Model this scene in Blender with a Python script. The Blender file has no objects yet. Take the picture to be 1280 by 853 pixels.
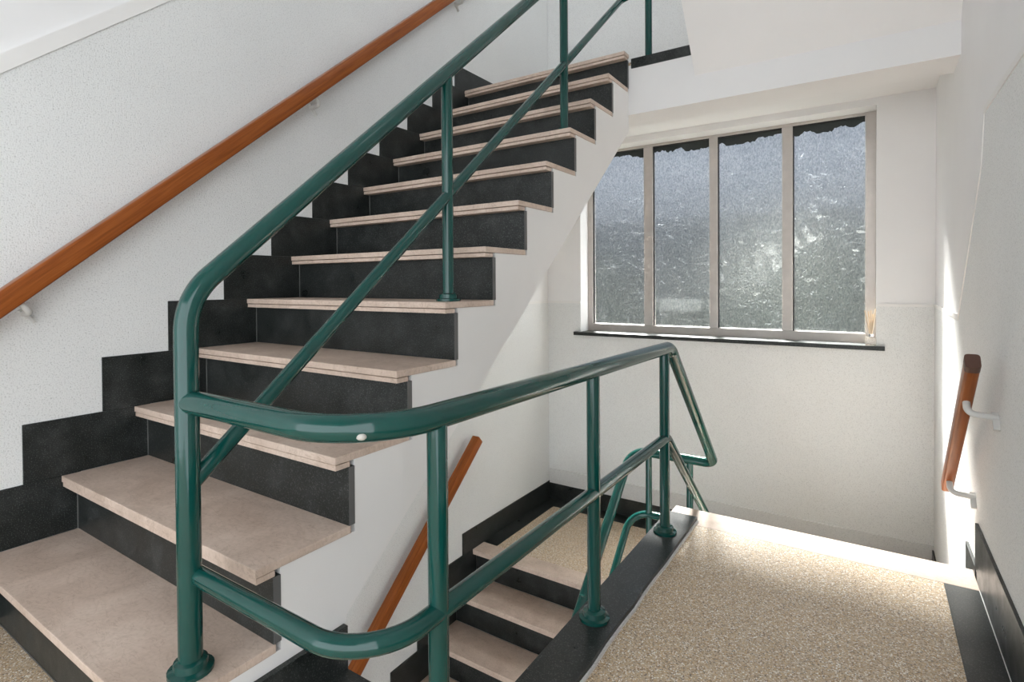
import bpy, bmesh, math, random
from mathutils import Vector, Matrix
random.seed(7)
S = 1.25                      # metres per layout unit (one riser of the main flight = 0.17 units)
scene = bpy.context.scene
col = scene.collection

# ------------------------------------------------------------------ camera
CAM = dict(x=2.0093, y=-0.4593, z=0.9033, yaw=0.5814, pitch=-0.0128, roll=-0.0066, f=684.17, v0=363.0)
cam_d = bpy.data.cameras.new('camera'); cam = bpy.data.objects.new('camera', cam_d); col.objects.link(cam)
cyw, syw, cp, sp = math.cos(CAM['yaw']), math.sin(CAM['yaw']), math.cos(CAM['pitch']), math.sin(CAM['pitch'])
Fv = Vector((-syw * cp, cyw * cp, sp)); Rv = Vector((cyw, syw, 0)); Uv = Rv.cross(Fv)
cr, sr = math.cos(CAM['roll']), math.sin(CAM['roll'])
R2 = cr * Rv + sr * Uv; U2 = -sr * Rv + cr * Uv
M4 = Matrix((R2, U2, -Fv)).transposed().to_4x4()
M4.translation = Vector((CAM['x'], CAM['y'], CAM['z'])) * S
cam.matrix_world = M4
cam_d.sensor_fit = 'HORIZONTAL'; cam_d.sensor_width = 36
cam_d.lens = CAM['f'] * 36 / 1280
cam_d.shift_y = (CAM['v0'] - 426.5) / 1280
cam_d.clip_start = 0.02
scene.camera = cam

# ------------------------------------------------------------------ world, sun, exposure
wd = bpy.data.worlds.new('world'); scene.world = wd; wd.use_nodes = True
bg = wd.node_tree.nodes['Background']
bg.inputs[0].default_value = (0.90, 0.95, 1.0, 1); bg.inputs[1].default_value = 3.0
sun_d = bpy.data.lights.new('sun', 'SUN'); sun = bpy.data.objects.new('sun', sun_d); col.objects.link(sun)
sun_d.energy = 170; sun_d.angle = math.radians(14); sun_d.color = (1, 0.96, 0.9)
sun.rotation_euler = Vector((0.5, -1.0, -1.16)).to_track_quat('-Z', 'Y').to_euler()
sun.location = (-1, 8, 8)
vs = scene.view_settings
vs.view_transform = 'Standard'; vs.look = 'None'; vs.gamma = 1; vs.use_curve_mapping = False
vs.exposure = 0.17

# ------------------------------------------------------------------ materials
def mat(name):
    m = bpy.data.materials.new(name); m.use_nodes = True
    nt = m.node_tree
    return m, nt, nt.nodes['Principled BSDF']
def N(nt, typ, **kw):
    n = nt.nodes.new(typ)
    for k, v in kw.items():
        if k.startswith('_'): setattr(n, k[1:], v)
        else: n.inputs[k].default_value = v
    return n
def ramp(nt, stops, interp='LINEAR'):
    n = nt.nodes.new('ShaderNodeValToRGB'); cr_ = n.color_ramp; cr_.interpolation = interp
    while len(cr_.elements) < len(stops): cr_.elements.new(0.5)
    for e, (p, c) in zip(cr_.elements, stops): e.position = p; e.color = (*c, 1)
    return n
def pos(nt): return nt.nodes.new('ShaderNodeNewGeometry').outputs['Position']
def bump(nt, bs, src, strength, dist):
    b = N(nt, 'ShaderNodeBump', Strength=strength, Distance=dist)
    nt.links.new(src, b.inputs['Height']); nt.links.new(b.outputs[0], bs.inputs['Normal']); return b
def mixc(nt, fac, a, b, blend='MIX'):
    n = nt.nodes.new('ShaderNodeMix'); n.data_type = 'RGBA'; n.blend_type = blend
    for s_, v in ((0, fac), (6, a), (7, b)):
        if hasattr(v, 'links'): nt.links.new(v, n.inputs[s_])
        else: n.inputs[s_].default_value = v if s_ == 0 else (*v, 1)
    return n.outputs[2]

def plaster(name, c, rough_bump, specks):
    m, nt, bs = mat(name); p = pos(nt)
    n1 = N(nt, 'ShaderNodeTexNoise', Scale=2.2, Detail=4); nt.links.new(p, n1.inputs['Vector'])
    r1 = ramp(nt, [(0.3, tuple(x * 0.955 for x in c)), (0.7, c)]); nt.links.new(n1.outputs[0], r1.inputs[0])
    out = r1.outputs[0]
    n2 = N(nt, 'ShaderNodeTexNoise', Scale=190, Detail=3, Roughness=0.65); nt.links.new(p, n2.inputs['Vector'])
    if specks:
        r2 = ramp(nt, [(0.32, (0.72, 0.72, 0.72)), (0.46, (1, 1, 1))]); nt.links.new(n2.outputs[0], r2.inputs[0])
        out = mixc(nt, 1.0, out, r2.outputs[0], 'MULTIPLY')
        v = N(nt, 'ShaderNodeTexVoronoi', Scale=95, Randomness=1.0); nt.links.new(p, v.inputs['Vector'])
        r3 = ramp(nt, [(0.07, (0.66, 0.65, 0.63)), (0.16, (1, 1, 1))]); nt.links.new(v.outputs['Distance'], r3.inputs[0])
        out = mixc(nt, 1.0, out, r3.outputs[0], 'MULTIPLY')
    nt.links.new(out, bs.inputs['Base Color']); bs.inputs['Roughness'].default_value = 0.75 if specks else 0.55
    bump(nt, bs, n2.outputs[0], rough_bump, 0.004)
    return m
M_ROUGH = plaster('rough_plaster', (0.80, 0.805, 0.79), 0.5, True)
M_SMOOTH = plaster('smooth_plaster', (0.86, 0.85, 0.84), 0.06, False)
M_STRINGER = plaster('painted_concrete', (0.85, 0.835, 0.82), 0.08, False)
M_BAND = plaster('plaster_band', (0.72, 0.715, 0.70), 0.3, True)
M_LINE = plaster('dado_line_paint', (0.84, 0.825, 0.80), 0.05, False)

def stone_black():
    m, nt, bs = mat('black_stone'); p = pos(nt)
    n = N(nt, 'ShaderNodeTexNoise', Scale=9, Detail=6, Roughness=0.6); nt.links.new(p, n.inputs['Vector'])
    r = ramp(nt, [(0.30, (0.006, 0.009, 0.008)), (0.5, (0.014, 0.017, 0.016)), (0.62, (0.024, 0.027, 0.026)), (0.85, (0.06, 0.062, 0.06))]); nt.links.new(n.outputs[0], r.inputs[0])
    n2 = N(nt, 'ShaderNodeTexNoise', Scale=260, Detail=2); nt.links.new(p, n2.inputs['Vector'])
    r2 = ramp(nt, [(0.55, (0, 0, 0)), (0.80, (0.10, 0.10, 0.098))]); nt.links.new(n2.outputs[0], r2.inputs[0])
    nt.links.new(mixc(nt, 1.0, r.outputs[0], r2.outputs[0], 'ADD'), bs.inputs['Base Color'])
    bs.inputs['Specular IOR Level'].default_value = 0.36
    rr = ramp(nt, [(0.3, (0.26,) * 3), (0.7, (0.46,) * 3)]); nt.links.new(n.outputs[0], rr.inputs[0])
    nt.links.new(rr.outputs[0], bs.inputs['Roughness'])
    return m
M_BLACK = stone_black()

def marble():
    m, nt, bs = mat('beige_marble'); p = pos(nt)
    n = N(nt, 'ShaderNodeTexNoise', Scale=5, Detail=7, Roughness=0.6, Distortion=0.8); nt.links.new(p, n.inputs['Vector'])
    r = ramp(nt, [(0.25, (0.49, 0.375, 0.30)), (0.55, (0.64, 0.51, 0.425)), (0.8, (0.72, 0.595, 0.505))]); nt.links.new(n.outputs[0], r.inputs[0])
    mp = N(nt, 'ShaderNodeMapping', Scale=(1.0, 3.0, 1.0), Rotation=(0, 0, 0.35)); nt.links.new(p, mp.inputs['Vector'])
    n2 = N(nt, 'ShaderNodeTexNoise', Scale=6, Detail=8, Roughness=0.65, Distortion=1.5); nt.links.new(mp.outputs[0], n2.inputs['Vector'])
    r2 = ramp(nt, [(0.488, (1, 1, 1)), (0.5, (0.68, 0.62, 0.56)), (0.512, (1, 1, 1))]); nt.links.new(n2.outputs[0], r2.inputs[0])
    n3 = N(nt, 'ShaderNodeTexNoise', Scale=90, Detail=3); nt.links.new(p, n3.inputs['Vector'])
    r3 = ramp(nt, [(0.3, (0.90, 0.89, 0.87)), (0.6, (1, 1, 1))]); nt.links.new(n3.outputs[0], r3.inputs[0])
    c = mixc(nt, 0.7, r.outputs[0], r2.outputs[0], 'MULTIPLY'); c = mixc(nt, 1.0, c, r3.outputs[0], 'MULTIPLY')
    nt.links.new(c, bs.inputs['Base Color']); bs.inputs['Roughness'].default_value = 0.42
    return m
M_MARBLE = marble()

def terrazzo():
    m, nt, bs = mat('terrazzo'); p = pos(nt)
    v = N(nt, 'ShaderNodeTexVoronoi', Scale=250); nt.links.new(p, v.inputs['Vector'])
    sx = nt.nodes.new('ShaderNodeSeparateColor'); nt.links.new(v.outputs['Color'], sx.inputs[0])
    r = ramp(nt, [(0.0, (0.40, 0.25, 0.12)), (0.16, (0.64, 0.47, 0.28)), (0.40, (0.52, 0.41, 0.29)), (0.60, (0.20, 0.155, 0.12)), (0.72, (0.74, 0.64, 0.51)), (0.88, (0.95, 0.92, 0.86))], 'CONSTANT')
    nt.links.new(sx.outputs[0], r.inputs[0])
    r2 = ramp(nt, [(0.45, (0, 0, 0)), (0.75, (1, 1, 1))]); nt.links.new(v.outputs['Distance'], r2.inputs[0])
    c = mixc(nt, r2.outputs[0], r.outputs[0], (0.54, 0.42, 0.295))
    n = N(nt, 'ShaderNodeTexNoise', Scale=3, Detail=4); nt.links.new(p, n.inputs['Vector'])
    r3 = ramp(nt, [(0.3, (0.93, 0.93, 0.93)), (0.7, (1, 1, 1))]); nt.links.new(n.outputs[0], r3.inputs[0])
    c = mixc(nt, 1.0, c, r3.outputs[0], 'MULTIPLY')
    nt.links.new(c, bs.inputs['Base Color']); bs.inputs['Roughness'].default_value = 0.45
    return m
M_TERR = terrazzo()

def simple(name, c, rough, metal=0.0, coat=0.0, bumpy=0.0):
    m, nt, bs = mat(name); p = pos(nt)
    n = N(nt, 'ShaderNodeTexNoise', Scale=14, Detail=4); nt.links.new(p, n.inputs['Vector'])
    r = ramp(nt, [(0.3, tuple(x * 0.88 for x in c)), (0.7, c)]); nt.links.new(n.outputs[0], r.inputs[0])
    nt.links.new(r.outputs[0], bs.inputs['Base Color'])
    bs.inputs['Roughness'].default_value = rough; bs.inputs['Metallic'].default_value = metal
    bs.inputs['Coat Weight'].default_value = coat
    if bumpy:
        n2 = N(nt, 'ShaderNodeTexNoise', Scale=70, Detail=2); nt.links.new(p, n2.inputs['Vector']); bump(nt, bs, n2.outputs[0], bumpy, 0.003)
    return m
M_GREEN = simple('green_gloss_paint', (0.004, 0.060, 0.050), 0.09, 0, 0.0, 0.06)
M_GREEN.node_tree.nodes['Principled BSDF'].inputs['Specular IOR Level'].default_value = 0.55
M_EDGE = simple('worn_stone_edge', (0.12, 0.12, 0.118), 0.5)
M_JOINT = simple('grey_mortar', (0.16, 0.16, 0.15), 0.8)
M_CHIP = simple('bare_primer', (0.55, 0.52, 0.47), 0.6)
M_ALU = simple('grey_aluminium_frame', (0.56, 0.52, 0.49), 0.45, 0.1)
M_SEAL = simple('black_rubber_seal', (0.02, 0.02, 0.02), 0.6)
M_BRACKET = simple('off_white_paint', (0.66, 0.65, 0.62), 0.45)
M_STICK = simple('pale_sticks', (0.72, 0.58, 0.42), 0.7)
M_SILVER = simple('silver_collar', (0.75, 0.75, 0.75), 0.25, 0.9)
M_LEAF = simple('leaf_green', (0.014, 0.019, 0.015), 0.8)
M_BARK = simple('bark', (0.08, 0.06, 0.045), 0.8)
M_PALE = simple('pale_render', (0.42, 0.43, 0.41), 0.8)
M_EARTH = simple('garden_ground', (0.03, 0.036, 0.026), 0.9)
M_FACADE = simple('grey_facade', (0.03, 0.035, 0.04), 0.8)
M_FACADE2 = simple('sky_glow_facade', (0.11, 0.12, 0.14), 0.8)  # paler upper storey: sky brightness of the upper panes put into the colour
M_FILM = simple('dark_torn_film', (0.035, 0.042, 0.040), 0.8)

def wood():
    m, nt, bs = mat('varnished_wood')
    tc = nt.nodes.new('ShaderNodeTexCoord')
    mp = N(nt, 'ShaderNodeMapping', Scale=(40, 1.6, 40)); nt.links.new(tc.outputs['Object'], mp.inputs['Vector'])
    n = N(nt, 'ShaderNodeTexNoise', Scale=2.2, Detail=6, Roughness=0.6, Distortion=0.4); nt.links.new(mp.outputs[0], n.inputs['Vector'])
    r = ramp(nt, [(0.25, (0.17, 0.043, 0.009)), (0.5, (0.28, 0.078, 0.016)), (0.75, (0.38, 0.118, 0.026))]); nt.links.new(n.outputs[0], r.inputs[0])
    nt.links.new(r.outputs[0], bs.inputs['Base Color']); bs.inputs['Roughness'].default_value = 0.3; bs.inputs['Specular IOR Level'].default_value = 0.22
    return m
M_WOOD = wood()
M_WOODEND = simple('dark_end_grain', (0.10, 0.045, 0.03), 0.5)

def glass():
    m = bpy.data.materials.new('textured_glass'); m.use_nodes = True; nt = m.node_tree
    nt.nodes.clear(); p = pos(nt)
    out = nt.nodes.new('ShaderNodeOutputMaterial')
    mp = N(nt, 'ShaderNodeMapping', Scale=(1.0, 1.0, 0.75)); nt.links.new(p, mp.inputs['Vector'])
    n = N(nt, 'ShaderNodeTexNoise', Scale=75, Detail=2, Roughness=0.5, Distortion=0.4); nt.links.new(mp.outputs[0], n.inputs['Vector'])
    n2 = N(nt, 'ShaderNodeTexNoise', Scale=190, Detail=2); nt.links.new(p, n2.inputs['Vector'])
    ad = nt.nodes.new('ShaderNodeMath'); ad.operation = 'MULTIPLY_ADD'; ad.inputs[1].default_value = 0.3
    nt.links.new(n2.outputs[0], ad.inputs[0]); nt.links.new(n.outputs[0], ad.inputs[2])
    b = N(nt, 'ShaderNodeBump', Strength=1.0, Distance=0.010); nt.links.new(ad.outputs[0], b.inputs['Height'])
    refr = N(nt, 'ShaderNodeBsdfRefraction', Roughness=0.33, IOR=1.28); refr.inputs['Color'].default_value = (0.93, 0.96, 0.97, 1)
    nt.links.new(b.outputs[0], refr.inputs['Normal'])
    mpg = N(nt, 'ShaderNodeMapping', Scale=(1.0, 1.0, 0.45)); nt.links.new(p, mpg.inputs['Vector'])
    ng = N(nt, 'ShaderNodeTexNoise', Scale=130, Detail=3, Roughness=0.7); nt.links.new(mpg.outputs[0], ng.inputs['Vector'])
    rg = ramp(nt, [(0.34, (0.55, 0.58, 0.61)), (0.50, (0.78, 0.81, 0.83)), (0.64, (1.0, 1.0, 1.0))]); nt.links.new(ng.outputs[0], rg.inputs[0])
    nt.links.new(rg.outputs[0], refr.inputs['Color'])
    tr = nt.nodes.new('ShaderNodeBsdfTransparent'); tr.inputs[0].default_value = (0.93, 0.96, 0.97, 1)
    tl = nt.nodes.new('ShaderNodeBsdfTranslucent'); tl.inputs[0].default_value = (0.80, 0.86, 0.92, 1)
    nt.links.new(b.outputs[0], tl.inputs['Normal'])
    gl = N(nt, 'ShaderNodeBsdfGlossy', Roughness=0.12); gl.inputs[0].default_value = (1, 1, 1, 1); nt.links.new(b.outputs[0], gl.inputs['Normal'])
    def mx(f, a, c):
        k = nt.nodes.new('ShaderNodeMixShader')
        if hasattr(f, 'links'): nt.links.new(f, k.inputs[0])
        else: k.inputs[0].default_value = f
        nt.links.new(a, k.inputs[1]); nt.links.new(c, k.inputs[2]); return k.outputs[0]
    a = mx(0.18, refr.outputs[0], tr.outputs[0])
    # dust specks and scratches scatter light
    v = N(nt, 'ShaderNodeTexVoronoi', Scale=34); nt.links.new(p, v.inputs['Vector'])
    r = ramp(nt, [(0.0, (0.08,) * 3), (0.07, (0.03,) * 3), (0.11, (0.0,) * 3)]); nt.links.new(v.outputs['Distance'], r.inputs[0])
    mp2 = N(nt, 'ShaderNodeMapping', Scale=(2.2, 1, 7.0), Rotation=(0, 0.6, 0)); nt.links.new(p, mp2.inputs['Vector'])
    n4 = N(nt, 'ShaderNodeTexNoise', Scale=2.4, Detail=3); nt.links.new(mp2.outputs[0], n4.inputs['Vector'])
    r4 = ramp(nt, [(0.4960, (0,) * 3), (0.5, (0.035,) * 3), (0.5040, (0,) * 3)]); nt.links.new(n4.outputs[0], r4.inputs[0])
    sm = mixc(nt, 1.0, r.outputs[0], r4.outputs[0], 'ADD')
    base = mixc(nt, 1.0, sm, (0.0015, 0.0015, 0.0015), 'ADD')
    a = mx(base, a, tl.outputs[0])
    a = mx(0.04, a, gl.outputs[0])
    nt.links.new(a, out.inputs[0])
    return m
M_GLASS = glass()
def clear_pane():
    m = bpy.data.materials.new('clear_glass_face'); m.use_nodes = True; nt = m.node_tree; nt.nodes.clear()
    t = nt.nodes.new('ShaderNodeBsdfTransparent'); n = N(nt, 'ShaderNodeTexNoise', Scale=6); nt.links.new(pos(nt), n.inputs['Vector'])
    rr = ramp(nt, [(0.3, (0.94, 0.96, 0.97)), (0.7, (0.99, 0.99, 0.99))]); nt.links.new(n.outputs[0], rr.inputs[0]); nt.links.new(rr.outputs[0], t.inputs[0])
    nt.links.new(t.outputs[0], nt.nodes.new('ShaderNodeOutputMaterial').inputs[0]); return m
M_CLEAR = clear_pane()
def clear_glass():
    m, nt, bs = mat('clear_bottle_glass'); bs.inputs['Transmission Weight'].default_value = 0.9
    bs.inputs['Base Color'].default_value = (0.95, 0.90, 0.82, 1); bs.inputs['Roughness'].default_value = 0.05
    n = N(nt, 'ShaderNodeTexNoise', Scale=30); nt.links.new(pos(nt), n.inputs['Vector']); bump(nt, bs, n.outputs[0], 0.1, 0.002)
    return m
M_BOTTLE = clear_glass()

# ------------------------------------------------------------------ mesh helpers (layout units; scaled by S on link)
def link_mesh(name, bm, m, parent=None, smooth=False, origin=None):
    me = bpy.data.meshes.new(name)
    if origin is None:
        lo = Vector((1e9,) * 3); hi = -lo
        for v in bm.verts:
            for i in range(3): lo[i] = min(lo[i], v.co[i]); hi[i] = max(hi[i], v.co[i])
        origin = Vector(((lo.x + hi.x) / 2, (lo.y + hi.y) / 2, lo.z))
    origin = Vector(origin)
    for v in bm.verts: v.co = (v.co - origin) * S
    bmesh.ops.recalc_face_normals(bm, faces=bm.faces)
    bm.to_mesh(me); bm.free()
    for mm in (m if isinstance(m, (list, tuple)) else [m]): me.materials.append(mm)
    if smooth:
        for f in me.polygons: f.use_smooth = True
        me.set_sharp_from_angle(angle=math.radians(40))
    o = bpy.data.objects.new(name, me); col.objects.link(o)
    place(o, origin * S, parent)
    return o
def place(o, loc, parent):
    o.location = Vector(loc)
    if parent is not None:
        o.parent = parent
        q = parent; off = Vector((0, 0, 0))
        while q is not None: off += q.location; q = q.parent
        o.location = Vector(loc) - off
def clone(o, name, loc, parent):
    c = bpy.data.objects.new(name, o.data); col.objects.link(c); place(c, Vector(loc) * S, parent); return c
def empty(name, loc):
    o = bpy.data.objects.new(name, None); col.objects.link(o); o.location = Vector(loc) * S; o.empty_display_size = 0.1; return o
def tag(o, label=None, cat=None, group=None, kind=None):
    if label: o['label'] = label
    if cat: o['category'] = cat
    if group: o['group'] = group
    if kind: o['kind'] = kind
    return o
def box_bm(x0, x1, y0, y1, z0, z1, bev=0.0, bm=None):
    bm = bm or bmesh.new()
    vs_ = [bm.verts.new((x, y, z)) for z in (z0, z1) for y in (y0, y1) for x in (x0, x1)]
    fs = [(0, 2, 3, 1), (4, 5, 7, 6), (0, 1, 5, 4), (2, 6, 7, 3), (0, 4, 6, 2), (1, 3, 7, 5)]
    for f in fs: bm.faces.new([vs_[i] for i in f])
    if bev: bmesh.ops.bevel(bm, geom=list(bm.edges), offset=bev, segments=2, affect='EDGES', profile=0.6)
    return bm
def box(name, x0, x1, y0, y1, z0, z1, m, parent=None, bev=0.0):
    return link_mesh(name, box_bm(x0, x1, y0, y1, z0, z1, bev), m, parent)
def prism_bm(pts, axis, a0, a1, bm=None):
    """polygon pts in the two other axes (in xyz order), extruded along axis from a0 to a1"""
    bm = bm or bmesh.new()
    def co(p, a):
        return {'x': (a, p[0], p[1]), 'y': (p[0], a, p[1]), 'z': (p[0], p[1], a)}[axis]
    A = [bm.verts.new(co(p, a0)) for p in pts]; B = [bm.verts.new(co(p, a1)) for p in pts]
    fa = bm.faces.new(A); fb = bm.faces.new(B[::-1]); n = len(pts)
    for i in range(n): bm.faces.new((A[i], A[(i + 1) % n], B[(i + 1) % n], B[i]))
    bm.normal_update()
    bmesh.ops.triangulate(bm, faces=[fa, fb], ngon_method='EAR_CLIP')
    return bm
def prism(name, pts, axis, a0, a1, m, parent=None): return link_mesh(name, prism_bm(pts, axis, a0, a1), m, parent)
def columns(name, bottom, top, axis, a0, a1, m, parent):
    """panel between two polylines that share their first coordinates, built from convex columns"""
    bm = bmesh.new()
    for (p, q), (t, u) in zip(zip(bottom, bottom[1:]), zip(top, top[1:])):
        prism_bm([p, q, u, t], axis, a0, a1, bm)
    return link_mesh(name, bm, m, parent)
def round_path(pts, seg=8):
    """pts: (x,y,z[,radius]) -> polyline with the inner corners rounded"""
    P = [Vector(p[:3]) for p in pts]; rad = [p[3] if len(p) > 3 else 0 for p in pts]
    out = [P[0]]
    for i in range(1, len(P) - 1):
        a = (P[i - 1] - P[i]); b = (P[i + 1] - P[i]); la, lb = a.length, b.length; a.normalize(); b.normalize()
        if rad[i] <= 0: out.append(P[i]); continue
        ang = a.angle(b); t = min(rad[i] / math.tan(ang / 2), la * 0.98, lb * 0.98); r_ = t * math.tan(ang / 2)
        bis = (a + b).normalized(); c = P[i] + bis * (r_ / math.sin(ang / 2))
        s0 = P[i] + a * t - c; s1 = P[i] + b * t - c; th = s0.angle(s1)
        for k in range(seg + 1):
            f = k / seg
            out.append(c + (s0 * math.sin((1 - f) * th) + s1 * math.sin(f * th)) / math.sin(th))
    out.append(P[-1]); return out
def tube_bm(path, r_, n=16, bm=None, square=None):
    bm = bm or bmesh.new(); path = [Vector(p) for p in path]
    t0 = (path[1] - path[0]).normalized(); up = Vector((0, 0, 1)) if abs(t0.z) < 0.95 else Vector((1, 0, 0))
    nrm = (up - t0 * up.dot(t0)).normalized(); prev = None; rings = []
    for i, p in enumerate(path):
        if i == 0: t = t0
        elif i == len(path) - 1: t = (path[i] - path[i - 1]).normalized()
        else: t = ((path[i + 1] - p).normalized() + (p - path[i - 1]).normalized()).normalized()
        if prev is not None: nrm = (prev.rotation_difference(t) @ nrm)
        nrm = (nrm - t * nrm.dot(t)).normalized(); prev = t; bn = t.cross(nrm)
        if square:
            prof = square
            rings.append([bm.verts.new(p + nrm * a + bn * b) for a, b in prof])
        else:
            rings.append([bm.verts.new(p + (nrm * math.cos(k * 2 * math.pi / n) + bn * math.sin(k * 2 * math.pi / n)) * r_) for k in range(n)])
    for A, B in zip(rings, rings[1:]):
        k = len(A)
        for i in range(k): bm.faces.new((A[i], A[(i + 1) % k], B[(i + 1) % k], B[i]))
    bm.faces.new(rings[0][::-1]); bm.faces.new(rings[-1])
    return bm
def tube(name, path, r_, m, parent, n=16): return link_mesh(name, tube_bm(path, r_, n), m, parent, smooth=True)
def lathe(name, prof, loc, m, parent, n=24):
    bm = bmesh.new(); rings = []
    for r_, z in prof:
        rings.append([bm.verts.new((loc[0] + r_ * math.cos(2 * math.pi * k / n), loc[1] + r_ * math.sin(2 * math.pi * k / n), loc[2] + z)) for k in range(n)])
    for A, B in zip(rings, rings[1:]):
        for i in range(n): bm.faces.new((A[i], A[(i + 1) % n], B[(i + 1) % n], B[i]))
    bm.faces.new(rings[0]); bm.faces.new(rings[-1])
    return link_mesh(name, bm, m, parent, smooth=True)

# ------------------------------------------------------------------ layout numbers
r, g, w, n0, d0 = 0.17, 0.1946, 0.995, 0.0388, 0.087
L, W = 3.106, 2.285                    # window wall, right wall
ZL = -0.702                            # lower half landing
YB, ZB = 2.16, 1.74                    # front and underside of the upper landing
CX0, CX1, YC = 1.35, 1.463, 0.372      # floor curb beside the well
YN0, YN1 = 1.600, 1.742                # marble nosing of the floor
LF = 3.23                              # window frame plane
TOP, BOT, BACK = 4.4, -2.6, -2.2

# ------------------------------------------------------------------ structure
# left wall
wall_left = tag(box('wall_left', -0.25, -0.012, BACK, L, BOT, TOP, M_SMOOTH), 'white wall beside the stone staircase, rough speckled plaster below smooth paint', 'wall', kind='structure')
def dl(y): return 1.460 + 0.876 * y     # dado line that climbs with the main flight
prism('dado_plaster', [(BACK, 0.05), (BACK, dl(-0.25)), (-0.25, dl(-0.25)), (2.2, dl(2.2)), (L, dl(2.2)), (L, 2.03), (2.16, 2.03), (2.0, 1.8), (0.0, 0.05)], 'x', -0.013, -0.004, M_ROUGH, wall_left)
prism('dado_border', [(BACK, dl(-0.25)), (-0.25, dl(-0.25)), (2.2, dl(2.2)), (L, dl(2.2)), (L, dl(2.2) + 0.037), (2.18, dl(2.2) + 0.037), (-0.27, dl(-0.25) + 0.037), (BACK, dl(-0.25) + 0.037)], 'x', -0.013, 0.0005, M_LINE, wall_left)
prism('dado_plaster', [(0.2, BOT), (0.2, -0.95), (2.15, 0.755), (L, 0.755), (L, BOT)], 'x', -0.013, -0.008, M_ROUGH, wall_left)
prism('dado_border', [(0.2, -0.95), (2.15, 0.755), (L, 0.755), (L, 0.772), (2.145, 0.772), (0.2, -0.925)], 'x', -0.013, -0.005, M_LINE, wall_left)
# stepped black skirting slabs along the main flight
for k in range(1, 12):
    y0 = (k - 1) * g - n0 - d0
    box('skirting_slab', -0.012, 0.0, y0, k * g + 0.01, k * r, (k + 1) * r, M_BLACK, wall_left, 0.0015)
box('skirting_slab', -0.012, 0.0, -0.13 - 0.19, 0.01, 0.0, r, M_BLACK, wall_left, 0.0015)
box('skirting_slab', -0.012, 0.0, BACK, -0.322, 0.0, 0.13, M_BLACK, wall_left, 0.0015)
box('skirting_slab', -0.012, 0.0, 11 * g - n0 - d0, L, 12 * r, 12 * r + 0.13, M_BLACK, wall_left, 0.0015)
# skirting of the lower landing and the lower flight
box('skirting_slab', -0.012, 0.0, 2.057, L, ZL, ZL + 0.127, M_BLACK, wall_left, 0.0015)
RL = 0.1735
for i in range(1, 7):
    box('skirting_slab', -0.012, 0.0, 2.057 - g * i, 2.185 - g * (i - 1), ZL - RL * i, ZL - RL * (i - 1), M_BLACK, wall_left, 0.0015)

# window wall with its opening
OX0, OX1, OZ0, OZ1 = 0.258, 2.03, 0.545, 1.855
bm = bmesh.new()
box_bm(-0.25, OX0, L, L + 0.25, BOT, TOP, bm=bm); box_bm(OX1, W + 0.25, L, L + 0.25, BOT, TOP, bm=bm)
box_bm(OX0, OX1, L, L + 0.25, BOT, OZ0, bm=bm); box_bm(OX0, OX1, L, L + 0.25, OZ1, TOP, bm=bm)
wall_window = tag(link_mesh('wall_window', bm, M_SMOOTH), 'white end wall with the four-pane frosted window', 'wall', kind='structure')
prism('dado_plaster', [(-0.012, ZL), (-0.012, 0.755), (OX0, 0.755), (OX0, OZ0), (OX1, OZ0), (OX1, 0.765), (W, 0.765), (W, ZL)], 'y', L - 0.004, L + 0.002, M_ROUGH, wall_window)
box('dado_border', -0.012, OX0, L - 0.007, L + 0.002, 0.755, 0.772, M_LINE, wall_window)
box('dado_border', OX1, W, L - 0.007, L + 0.002, 0.765, 0.780, M_LINE, wall_window)
box('plaster_band', 0.0, W, L - 0.014, L, ZL + 0.115, -0.478, M_BAND, wall_window, 0.003)
for i in range(3):
    x0 = i * W / 3
    box('skirting_slab', x0 + 0.0005, x0 + W / 3 - 0.0005, L - 0.016, L, ZL, ZL + 0.117, M_BLACK, wall_window, 0.0015)
box('skirting_slab', 0.0, W, L - 0.012, L, 12 * r, 12 * r + 0.13, M_BLACK, wall_window, 0.0015)
prism('dado_plaster', [(0.0, 2.17), (0.0, 3.35), (W, 3.35), (W, 2.17)], 'y', L - 0.004, L + 0.002, M_ROUGH, wall_window)

# right wall
YR = -0.50
UY0, UY1, UZ0, UZ1 = 0.7, 2.8, 3.1, 4.2      # unseen opening, added beside the upper flight to light the upper walls
bm = box_bm(W, W + 0.25, YR, L, BOT, UZ0); box_bm(W, W + 0.25, YR, UY0, UZ0, TOP, bm=bm); box_bm(W, W + 0.25, UY1, L, UZ0, TOP, bm=bm); box_bm(W, W + 0.25, UY0, UY1, UZ1, TOP, bm=bm)
box_bm(W, W + 0.25, BACK, YR, 2.1, TOP, bm=bm); box_bm(W, W + 0.25, BACK, YR, BOT, 0.0, bm=bm)
wall_right = tag(link_mesh('wall_right', bm, M_SMOOTH), 'white side wall with the short wooden handrail', 'wall', kind='structure')
dr = [(YR, 1.385), (1.616, 1.385), (1.675, 1.225), (1.70, 1.2015), (2.175, 0.755), (L, 0.765)]
columns('dado_plaster', [(YR, 0.0), (1.616, 0.0), (1.675, 0.0), (1.70, ZL), (2.175, ZL), (L, ZL)], dr, 'x', W - 0.004, W + 0.002, M_ROUGH, wall_right)
up = [(YR, 1.402), (1.606, 1.402), (1.658, 1.240), (1.683, 1.216), (2.166, 0.774), (L, 0.780)]
columns('dado_border', dr, up, 'x', W - 0.007, W + 0.002, M_LINE, wall_right)
box('skirting_slab', W - 0.012, W, YR, 0.6, 0.0, 0.165, M_BLACK, wall_right, 0.0015)
box('skirting_slab', W - 0.012, W, 0.6, 1.696, 0.0, 0.165, M_BLACK, wall_right, 0.0015)
RR = -ZL / 4
for i in range(1, 5):
    y1 = 1.696 + 0.2 * i if i < 4 else L
    box('skirting_slab', W - 0.012, W, 1.46 + 0.2 * i, y1, -RR * i, -RR * i + 0.205, M_BLACK, wall_right, 0.0015)

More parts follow.
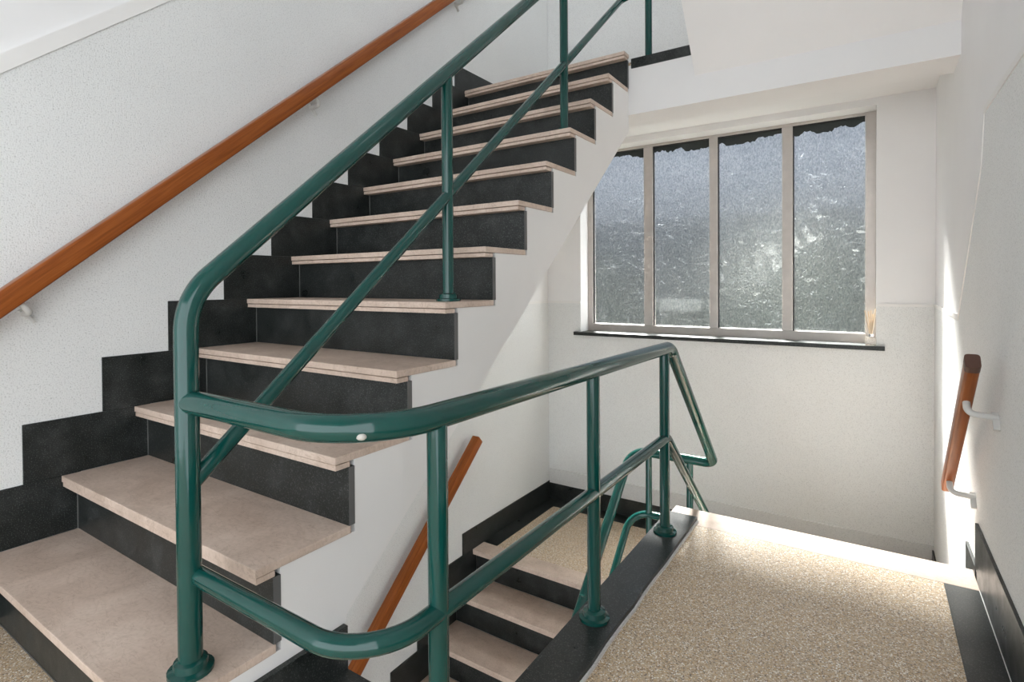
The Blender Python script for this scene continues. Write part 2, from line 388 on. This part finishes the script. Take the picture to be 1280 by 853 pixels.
tag(box('wall_back', -0.012, W, BACK - 0.2, BACK, 2.1, TOP, M_SMOOTH), 'unseen white wall added behind the stairs, cutting light from the back', 'wall', kind='structure')  # out of view, added to keep high back light off the landing beam
# floor slab (terrazzo) with black borders, curb and marble nosing
fl = [(0.0, BACK), (W, BACK), (W, YN1 - 0.02), (CX0 + 0.004, YN1 - 0.02), (CX0 + 0.004, YC - 0.004), (0.2, YC - 0.004), (0.2, 0.02), (0.0, 0.02)]
floor = tag(prism('floor', fl, 'z', -0.22, -0.004, M_SMOOTH), 'speckled tan terrazzo floor with black stone borders and a pale nosing', 'floor', kind='structure')
prism('terrazzo_bed', [(0.03, BACK), (2.19, BACK), (2.19, YN0), (CX1, YN0), (CX1, YC - 0.12), (1.0, YC - 0.12), (1.0, -0.002), (0.03, -0.002)], 'z', -0.004, 0.0, M_TERR, floor)
box('border_strip', 0.0, 0.03, BACK, -0.001, -0.004, 0.0005, M_BLACK, floor)
box('border_strip', 2.1905, W, BACK, 0.5, -0.004, 0.0008, M_BLACK, floor)
box('border_strip', 2.1905, W, 0.5, YN0 - 0.0005, -0.004, 0.0008, M_BLACK, floor)
box('floor_joint', 2.2915 - 0.020, 2.2945 - 0.020, BACK, YN0, 0.0, 0.0018, M_LINE, floor)
nos = box('nosing', CX0, W, YN0 + 0.0005, YN1, -0.020, 0.001, M_MARBLE, floor, 0.002)
# curb: black stone with a slightly irregular inner edge
inner = [(CX1, YN0 + 0.03)]
yy = YN0 - 0.0
random.seed(3)
while yy > YC - 0.10:
    inner.append((CX1 + random.uniform(-0.003, 0.002), yy)); yy -= 0.09
inner.append((CX1, YC - 0.115))
curb_pts = [(CX0, YN0 + 0.03)] + inner + [(0.999, YC - 0.115), (0.999, YC), (CX0, YC)]
prism('curb', curb_pts, 'z', -0.03, 0.020, M_BLACK, floor)
cf = bmesh.new()
for a, b in zip(inner, inner[1:]):
    prism_bm([a, (a[0] + 0.005, a[1]), (b[0] + 0.005, b[1]), b], 'z', -0.003, 0.008, cf)
link_mesh('mortar_fillet', cf, M_BAND, floor)

# upper landing (underside, edge beam and black curb) and the flight above it
ceiling = tag(columns('ceiling', [(YB, ZB), (2.375, ZB), (2.40, 1.895), (L, 1.895)], [(y, 1.985) for y in (YB, 2.375, 2.40, L)], 'x', -0.012, W, M_SMOOTH, None), 'white underside and edge beam of the landing above the window', 'ceiling', kind='structure')
box('landing_terrazzo', 0.0, W, YB + 0.01, L, 1.985, 2.004, M_TERR, ceiling)
box('curb', w + 0.012, 1.46, YB - 0.005, YB + 0.12, 1.967, 2.016, M_BLACK, ceiling, 0.003)
sl = 1.19
soff = prism('ceiling', [(YB + 0.01, 1.856), (YB + 0.01, 2.0), (-0.05, 2.0 + sl * 2.2), (-0.05, 1.856 + sl * (YB + 0.05))], 'x', 1.318, W, M_SMOOTH)
tag(soff, 'sloping white underside of the flight above the landing beam', 'ceiling', kind='structure')
tag(box('ceiling', -0.012, W, BACK, L, TOP - 0.05, TOP, M_SMOOTH), 'unseen plain white ceiling added over the stairwell to keep the sun out', 'ceiling', kind='structure')  # out of view, put in to stop the sun entering from above

# lower half landing
land = tag(box('floor', -0.012, W, 2.19, L, ZL - 0.22, ZL - 0.004, M_SMOOTH), 'terrazzo half landing with black stone border under the window', 'floor', kind='structure')
box('terrazzo_bed', 0.1, W - 0.1, 2.262, 2.969, ZL - 0.004, ZL, M_TERR, land)
box('border_strip', 0.0, 0.0995, 2.262, L, ZL - 0.004, ZL + 0.0006, M_BLACK, land)
box('border_strip', 0.1, W - 0.1, 2.9695, L, ZL - 0.004, ZL + 0.0006, M_BLACK, land)
box('border_strip', W - 0.0995, W, 2.262, L, ZL - 0.004, ZL + 0.0006, M_BLACK, land)
box('nosing', 0.0, 1.06, 2.148, 2.2615, ZL - 0.016, ZL + 0.001, M_MARBLE, land, 0.002)
box('landing_edge', 1.0605, 1.42, 2.13, 2.2615, ZL - 0.02, ZL + 0.001, M_BLACK, land, 0.002)
tag(box('floor', -0.012, W, BACK, L, BOT - 0.1, BOT, M_TERR), 'terrazzo floor far down at the bottom of the stairwell', 'floor', kind='structure')

# ------------------------------------------------------------------ window
win = tag(empty('window_1', ((OX0 + OX1) / 2, LF, OZ0)), 'grey metal window with four tall frosted panes', 'window', kind='structure')
panes = [(0.297, 0.686), (0.749, 1.127), (1.177, 1.555), (1.611, 1.981)]
PZ0, PZ1 = 0.604, 1.838
FD = 0.055
box('frame_bar', OX0, panes[0][0], LF, LF + FD, OZ0, OZ1, M_ALU, win, 0.003)
box('frame_bar', panes[3][1], OX1, LF, LF + FD, OZ0, OZ1, M_ALU, win, 0.003)
box('frame_bar', panes[0][0], panes[3][1], LF + 0.001, LF + FD, OZ0, PZ0, M_ALU, win, 0.003)
box('frame_bar', panes[0][0], panes[3][1], LF + 0.001, LF + FD, PZ1, OZ1, M_ALU, win, 0.003)
for a, b in zip(panes, panes[1:]):
    box('mullion', a[1], b[0], LF - 0.001, LF + FD, PZ0, PZ1, M_ALU, win, 0.003)
for i, (x0, x1) in enumerate(panes):
    pn = box('pane', x0, x1, LF + 0.022, LF + 0.027, PZ0, PZ1, [M_CLEAR, M_GLASS], win)
    for f in pn.data.polygons:
        if f.normal.y < -0.5: f.material_index = 1
    bm = bmesh.new()
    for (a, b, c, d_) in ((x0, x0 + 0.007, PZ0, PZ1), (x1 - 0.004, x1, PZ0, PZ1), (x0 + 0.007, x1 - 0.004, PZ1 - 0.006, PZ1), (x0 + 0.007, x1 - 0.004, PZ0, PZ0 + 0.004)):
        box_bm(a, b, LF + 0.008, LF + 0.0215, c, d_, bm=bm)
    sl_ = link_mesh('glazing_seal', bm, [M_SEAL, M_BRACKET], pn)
    for k_, f in enumerate(sl_.data.polygons): f.material_index = 1 if k_ // 6 in (1, 3) else 0  # right and bottom pieces pale: glow along the pane edges put into colour
    # ragged dark strip along the top of the glass, outside
    random.seed(20 + i); pts = [(x1, PZ1), (x0, PZ1)]; x = x0; hgt = 0.045
    while x < x1 - 0.004:
        hgt = min(0.062, max(0.030, hgt + random.uniform(-0.012, 0.012)))
        pts.append((x, PZ1 - hgt)); x += random.uniform(0.006, 0.016)
    pts.append((x1, PZ1 - hgt))
    prism('torn_strip', pts, 'y', LF + 0.0195, LF + 0.0218, M_FILM, pn)
box('window_sill', 0.212, 2.069, L - 0.028, LF, OZ0 - 0.018, OZ0 + 0.006, M_BLACK, win, 0.002)

# ------------------------------------------------------------------ staircases
def tread_and_strip():
    t = link_mesh('tread', box_bm(0.0, w, -n0, g + 0.005, -0.018, 0.0, 0.0022), M_MARBLE, None, origin=(0, 0, 0))
    s_ = link_mesh('nosing_strip', box_bm(0.0, w - 0.003, -n0 + 0.0035, 0.006, -0.0325, -0.0200, 0.001), M_MARBLE, None, origin=(0, 0, 0))
    rs = link_mesh('riser', box_bm(0.0, w - 0.001, 0.0, 0.018, -r, -0.0326, 0.0012), M_BLACK, None, origin=(0, 0, 0))
    rs.data.materials.append(M_EDGE)
    for f in rs.data.polygons:
        if f.normal.x > 0.9: f.material_index = 1
    return t, s_, rs
pt, ps, pr = tread_and_strip()
stair = tag(empty('staircase', (w / 2, 0, 0)), 'staircase climbing to the upper landing, twelve beige marble treads over black stone risers', 'staircase')
for k in range(1, 13):
    y, z = (k - 1) * g, k * r
    t = clone(pt, 'tread', (0, y, z), stair) if k < 12 else box('tread', 0.0, w, y - n0, YB + 0.004, z - 0.018, z, M_MARBLE, stair, 0.0022)
    if k > 1: clone(ps, 'nosing_strip', (0, y, z), t)
    rz = clone(pr, 'riser', (0, y, z), stair)
    box('mortar_joint', 0.0, 0.0028, y - 0.0012, y + 0.002, z - r + 0.0005, z - 0.033, M_JOINT, rz)
def zs(y): return -0.19 + 0.855 * y
body = [(0.018, 0.0)]
for k in range(1, 12):
    y = (k - 1) * g + 0.018
    body += [(y, k * r - 0.0185), (y + g, k * r - 0.0185)]
body += [(11 * g + 0.018, 12 * r - 0.0185), (YB, 12 * r - 0.0185), (YB, zs(YB)), (0.38, zs(0.38)), (0.38, 0.0)]
prism('stringer', body, 'x', 0.001, w - 0.003, M_STRINGER, stair)
box('skirting_slab', w - 0.003, w + 0.012, -0.03, YC, 0.0, 0.121, M_BLACK, stair, 0.0015)

# lower flight, going down from the half landing towards the camera
low = tag(empty('staircase', (0.5, 1.9, ZL)), 'lower flight seen through the stairwell, marble treads going down from the half landing', 'staircase')
WL = 1.05
for i in range(0, 7):
    z = ZL - RL * i; yn = 2.148 - g * i
    if i:
        t = box('tread', 0.0, WL, yn, yn + g + 0.035, z - 0.018, z, M_MARBLE, low, 0.002)
        box('nosing_strip', 0.0, WL - 0.002, yn + 0.003, yn + 0.036, z - 0.030, z - 0.018, M_MARBLE, t)
    else:
        box('nosing_strip', 0.0, WL - 0.002, yn + 0.003, yn + 0.036, z - 0.030, z - 0.0165, M_MARBLE, low)
    box('riser', 0.0, WL - 0.001, yn + 0.037, yn + 0.055, z - RL, z - 0.0305, M_BLACK, low, 0.001)
lb = [(2.2, ZL - 0.02)]
for i in range(1, 7):
    lb += [(2.148 - g * (i - 1) + 0.04, ZL - RL * (i - 1) - 0.1 if i == 1 else ZL - RL * (i - 1) - 0.02), (2.148 - g * (i - 1) + 0.04, ZL - RL * i - 0.02)]
lb += [(2.148 - g * 6 + 0.04, ZL - RL * 6 - 0.02), (2.148 - g * 6 + 0.04, ZL - RL * 6 - 0.3), (2.2, ZL - 0.25)]
prism('stringer', lb, 'x', 0.001, WL - 0.003, M_STRINGER, low)

# short flight at the right, from the floor down to the half landing
short = tag(empty('staircase', (1.9, 1.9, ZL)), 'short flight dropping from the terrazzo floor to the half landing beside the right-hand wall', 'staircase')
for i in range(0, 4):
    z = -RR * i; yn = YN1 + g * i
    if i:
        t = box('tread', CX0, W - 0.012, yn - g - 0.03, yn, z - 0.018, z, M_MARBLE, short, 0.002)
        box('nosing_strip', CX0 + 0.002, W - 0.012, yn - 0.036, yn - 0.003, z - 0.030, z - 0.018, M_MARBLE, t)
    else:
        box('nosing_strip', CX0 + 0.002, W - 0.0125, yn - 0.036, yn - 0.003, -0.034, -0.020, M_MARBLE, short)
    box('riser', CX0 + 0.001, W - 0.012, yn - 0.055, yn - 0.037, z - RR, z - 0.0305, M_BLACK, short, 0.001)
sb = [(YN1 - 0.02, -0.22)]
for i in range(0, 4):
    yn = YN1 + g * i - 0.045
    sb += [(yn, -RR * i - (0.05 if i == 0 else 0.02)), (yn, -RR * (i + 1) - 0.02)]
sb += [(2.33, ZL - 0.02), (2.19, ZL - 0.20), (YN1 - 0.3, -0.22)]
sb = [(YN1 - 0.06, -0.22), (YN1 - 0.06, -0.05), (YN1 - 0.045, -0.05), (YN1 - 0.045, -RR - 0.02), (YN1 + g - 0.045, -RR - 0.02), (YN1 + g - 0.045, -2 * RR - 0.02), (YN1 + 2 * g - 0.045, -2 * RR - 0.02), (YN1 + 2 * g - 0.045, -3 * RR - 0.02), (YN1 + 3 * g - 0.045, -3 * RR - 0.02), (YN1 + 3 * g - 0.045, ZL - 0.004), (2.16, ZL - 0.004)]
prism('stringer', sb, 'x', CX0 + 0.003, W - 0.0125, M_STRINGER, short)
for o in (pt, ps, pr): bpy.data.objects.remove(o)

# ------------------------------------------------------------------ green tube railing (one welded thing)
rail = tag(empty('stair_railing', (0.928, 0.065, r)), 'green painted steel tube railing wrapping round the stairwell', 'railing')
XR, XL = 0.928, 1.400
RT, RM, RP = 0.0212, 0.0165, 0.0175
FLP = [(0.0, 0.0), (0.040, 0.0), (0.040, 0.007), (0.031, 0.010), (0.029, 0.022), (0.022, 0.025), (0.018, 0.026)]
def flange(x, y, z, parent, k=1.0): lathe('flange', [(a * k, b * k) for a, b in FLP], (x, y, z), M_GREEN, parent)
def zr(y): return 0.8195 + 0.868 * y + 0.004           # main handrail
ytop = 2.24
main_path = round_path([(XR, 0.065, r), (XR, 0.065, zr(0.065), 0.14), (XR, ytop, zr(ytop), 0.07), (1.06, ytop + 0.01, zr(ytop) + 0.02)], 12)
tp = tube('handrail', main_path, RT, M_GREEN, rail, 20)
flange(XR, 0.065, r, tp)
def zm(y): return 0.462 + 0.850 * y + 0.004
tube('mid_rail', round_path([(XR, 0.07, zm(0.07)), (XR, ytop, zm(ytop), 0.06), (1.06, ytop + 0.01, zm(ytop) + 0.02)], 8), RM, M_GREEN, rail)
for k, y in ((5, 0.832), (9, 1.595)):
    pz = tube('post', [(XR, y, k * r), (XR, y, zr(y))], RP, M_GREEN, rail); flange(XR, y, k * r, pz, 0.95)
pz = tube('post', [(1.065, ytop + 0.01, 2.0), (1.065, ytop + 0.01, zr(ytop) + 0.03)], RP, M_GREEN, rail); flange(1.065, ytop + 0.01, 2.016, pz, 0.8)
# level guard beside the well, then down the short flight, round and down the lower flight
ZT, ZM = 0.672, 0.351
YU, XU = 2.16, 1.0
ZU, ZUM = 0.062, -0.245
tube('handrail', round_path([(XR, 0.068, 0.683), (XL, 0.068, 0.683, 0.155), (XL, 1.505, 0.668, 0.10), (XL, YU, ZU, 0.045), (XU, YU, ZU, 0.09), (XU, 0.95, ZU - 0.925 * (YU - 0.95) + 0.06)], 12), 0.0222, M_GREEN, rail, 20)
tube('mid_rail', round_path([(XR, 0.076, ZM), (XL, 0.076, ZM, 0.118), (XL, 1.462, ZM, 0.05), (XL, YU, ZUM, 0.05), (XU, YU, ZUM, 0.10), (XU, 0.95, ZUM - 0.925 * (YU - 0.95))], 12), 0.0175, M_GREEN, rail)
for y in (0.236, 0.852, 1.441):
    zb = 0.020
    pz = tube('post', [(XL, y, zb), (XL, y, ZT)], RP, M_GREEN, rail); flange(XL, y, zb, pz)
for x in (1.29, 1.09):
    pz = tube('post', [(x, YU, ZL), (x, YU, ZU)], 0.0155, M_GREEN, rail); flange(x, YU, ZL, pz, 0.9)
pz = tube('post', [(XU, 1.605, ZL - RL * 3), (XU, 1.605, ZU - 0.925 * (YU - 1.605) + 0.05)], 0.0155, M_GREEN, rail)
flange(XU, 1.605, ZL - RL * 3, pz, 0.9)
# chipped paint on the bend
bm = bmesh.new(); bmesh.ops.create_icosphere(bm, subdivisions=2, radius=0.010)
for v in bm.verts: v.co = Vector((v.co.x * 1.0, v.co.y * 0.75, v.co.z * 0.65)) + Vector((1.3665, 0.1020, 0.6740))
link_mesh('paint_chip', bm, M_CHIP, rail, smooth=True)

# ------------------------------------------------------------------ wooden handrails
def rrect(hw, hh, b):          # rounded-rectangle profile: first axis up, second sideways
    pts = []
    for cx_, cy_, a0 in ((hh - b, hw - b, 0), (-(hh - b), hw - b, 90), (-(hh - b), -(hw - b), 180), (hh - b, -(hw - b), 270)):
        for k in range(4):
            a = math.radians(a0 + k * 30); pts.append((cx_ + b * math.cos(a), cy_ + b * math.sin(a)))
    return pts
def wood_rail(name, A, B, hw, hh, label, brackets, wallx, side, endcap=None):
    A, B = Vector(A), Vector(B)
    root = tag(empty(name, A), label, 'handrail')
    dv = (B - A).normalized()
    # built along local Y so that the grain follows the rail
    Ln = (B - A).length
    bm = tube_bm([(0, 0, 0), (0, Ln, 0)], 0, square=rrect(hw, hh, 0.006))
    me = bpy.data.meshes.new('rail'); 
    for v in bm.verts: v.co *= S
    bmesh.ops.recalc_face_normals(bm, faces=bm.faces); bm.to_mesh(me); bm.free(); me.materials.append(M_WOOD)
    for f in me.polygons: f.use_smooth = True
    me.set_sharp_from_angle(angle=math.radians(35))
    o = bpy.data.objects.new('rail', me); col.objects.link(o); o.parent = root
    o.rotation_euler = (math.atan2(dv.z, dv.y), 0, 0)
    if endcap:
        e = link_mesh('end_cap', tube_bm([A - dv * 0.0015, A + dv * 0.022], 0, square=rrect(hw + 0.0008, hh + 0.0008, 0.008)), M_WOODEND, root)
    perp = Vector((0, -dv.z, dv.y)); perp = perp if perp.z > 0 else -perp
    for y in brackets:
        t = (y - A.y) / dv.y; p0 = A + dv * t - perp * (hh - 0.004)
        p1 = p0 - perp * 0.038
        pw = Vector((wallx, p1.y, p1.z - 0.004))
        b = tube('bracket', round_path([p0, (*p1, 0.02), pw], 6), 0.0085, M_BRACKET, root, 10)
        q = pw - perp * 0.014
        bm = bmesh.new()
        tube_bm([pw + Vector((side * 0.004, 0, 0)) + perp * 0.014, pw + Vector((side * 0.004, 0, 0)) - perp * 0.036], 0.0, square=[(0.004, -0.011), (0.004, 0.011), (-0.004, 0.011), (-0.004, -0.011)] if True else None, bm=bm)
        link_mesh('wall_plate', bm, M_BRACKET, b)
    return root
hx = 0.060
wood_rail('wooden_handrail', (hx, -0.35, 0.545), (hx, 2.30, 0.545 + 0.864 * 2.65), 0.025, 0.028, 'long varnished wooden handrail on the wall above the stepped black skirting', (0.035, 1.0, 1.985), -0.006, 1)
wood_rail('wooden_handrail', (hx, 2.125, -0.018), (hx, 0.60, -0.018 - 0.885 * 1.525), 0.025, 0.028, 'varnished wooden handrail on the wall of the lower flight, seen through the stairwell', (1.98, 0.9), -0.009, 1)
wood_rail('wooden_handrail', (W - 0.066, 1.30, 0.702), (W - 0.066, 1.84, 0.702 - 0.89 * 0.54), 0.0150, 0.020, 'short orange wooden handrail with a dark end on the sunlit wall right of the window', (1.42, 1.785), W - 0.003, -1, endcap=True)

# ------------------------------------------------------------------ small things
bx, by, bz = 2.006, L + 0.015, OZ0 + 0.006
df = tag(empty('reed_diffuser', (bx, by, bz)), 'small clear glass bottle with pale thin sticks on the window sill', 'bottle')
box('bottle', bx - 0.027, bx + 0.027, by - 0.02, by + 0.02, bz, bz + 0.046, M_BOTTLE, df, 0.005)
lathe('collar', [(0.0, 0), (0.012, 0), (0.012, 0.016), (0.0, 0.016)], (bx, by, bz + 0.046), M_SILVER, df)
for a, h in ((-0.028, 0.19), (-0.012, 0.185), (0.0, 0.19), (0.010, 0.17), (0.022, 0.20)):
    tube('stick', [(bx + a * 0.15, by, bz + 0.055), (bx + a, by + random.uniform(-0.01, 0.01), bz + h)], 0.0035, M_STICK, df, 8)

# ------------------------------------------------------------------ outside, behind the textured glass
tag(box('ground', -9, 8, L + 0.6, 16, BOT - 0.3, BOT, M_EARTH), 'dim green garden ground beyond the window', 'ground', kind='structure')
gw = tag(empty('garden_wall', (-1.0, 11.0, BOT)), 'pale low garden wall blurred behind the frosted glass', 'wall')
box('wall_body', -8.0, 2.0, 10.9, 11.1, BOT, 0.30, M_EARTH, gw)
box('coping', -8.0, 2.0, 10.84, 11.16, 0.30, 0.55, M_PALE, gw, 0.01)
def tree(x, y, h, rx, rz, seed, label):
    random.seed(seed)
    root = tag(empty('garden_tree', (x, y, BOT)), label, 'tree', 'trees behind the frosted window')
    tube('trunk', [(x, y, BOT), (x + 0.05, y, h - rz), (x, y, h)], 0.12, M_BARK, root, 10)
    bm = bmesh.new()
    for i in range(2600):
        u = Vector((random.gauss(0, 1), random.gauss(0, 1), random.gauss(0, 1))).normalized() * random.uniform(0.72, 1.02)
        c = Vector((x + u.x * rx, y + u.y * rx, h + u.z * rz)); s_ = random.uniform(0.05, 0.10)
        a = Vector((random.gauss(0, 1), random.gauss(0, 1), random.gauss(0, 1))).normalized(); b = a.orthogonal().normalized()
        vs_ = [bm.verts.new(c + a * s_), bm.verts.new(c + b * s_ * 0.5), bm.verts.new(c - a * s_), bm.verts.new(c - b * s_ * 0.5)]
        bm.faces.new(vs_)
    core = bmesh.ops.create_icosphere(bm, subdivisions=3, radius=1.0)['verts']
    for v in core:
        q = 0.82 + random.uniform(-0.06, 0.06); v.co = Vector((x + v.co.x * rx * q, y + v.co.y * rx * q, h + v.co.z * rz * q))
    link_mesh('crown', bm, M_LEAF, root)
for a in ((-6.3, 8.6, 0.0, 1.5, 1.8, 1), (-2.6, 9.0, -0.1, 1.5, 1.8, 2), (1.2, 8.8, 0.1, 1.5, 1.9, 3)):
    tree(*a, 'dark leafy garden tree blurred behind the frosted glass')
bl = tag(empty('sky_block_building', (-2, 13, BOT)), 'made-up grey building blocking the sky behind the garden trees outside the window', 'building')  # made-up building, put here to darken the sky behind the glass
box('lower_facade', -16, 9, 12.6, 15, BOT, 2.4, M_FACADE, bl)
box('upper_facade', -16, 9, 12.65, 15, 2.4, 6.2, M_FACADE2, bl)
box('roof_edge', -16.2, 9.2, 12.4, 15, 6.2, 6.35, M_FACADE, bl)
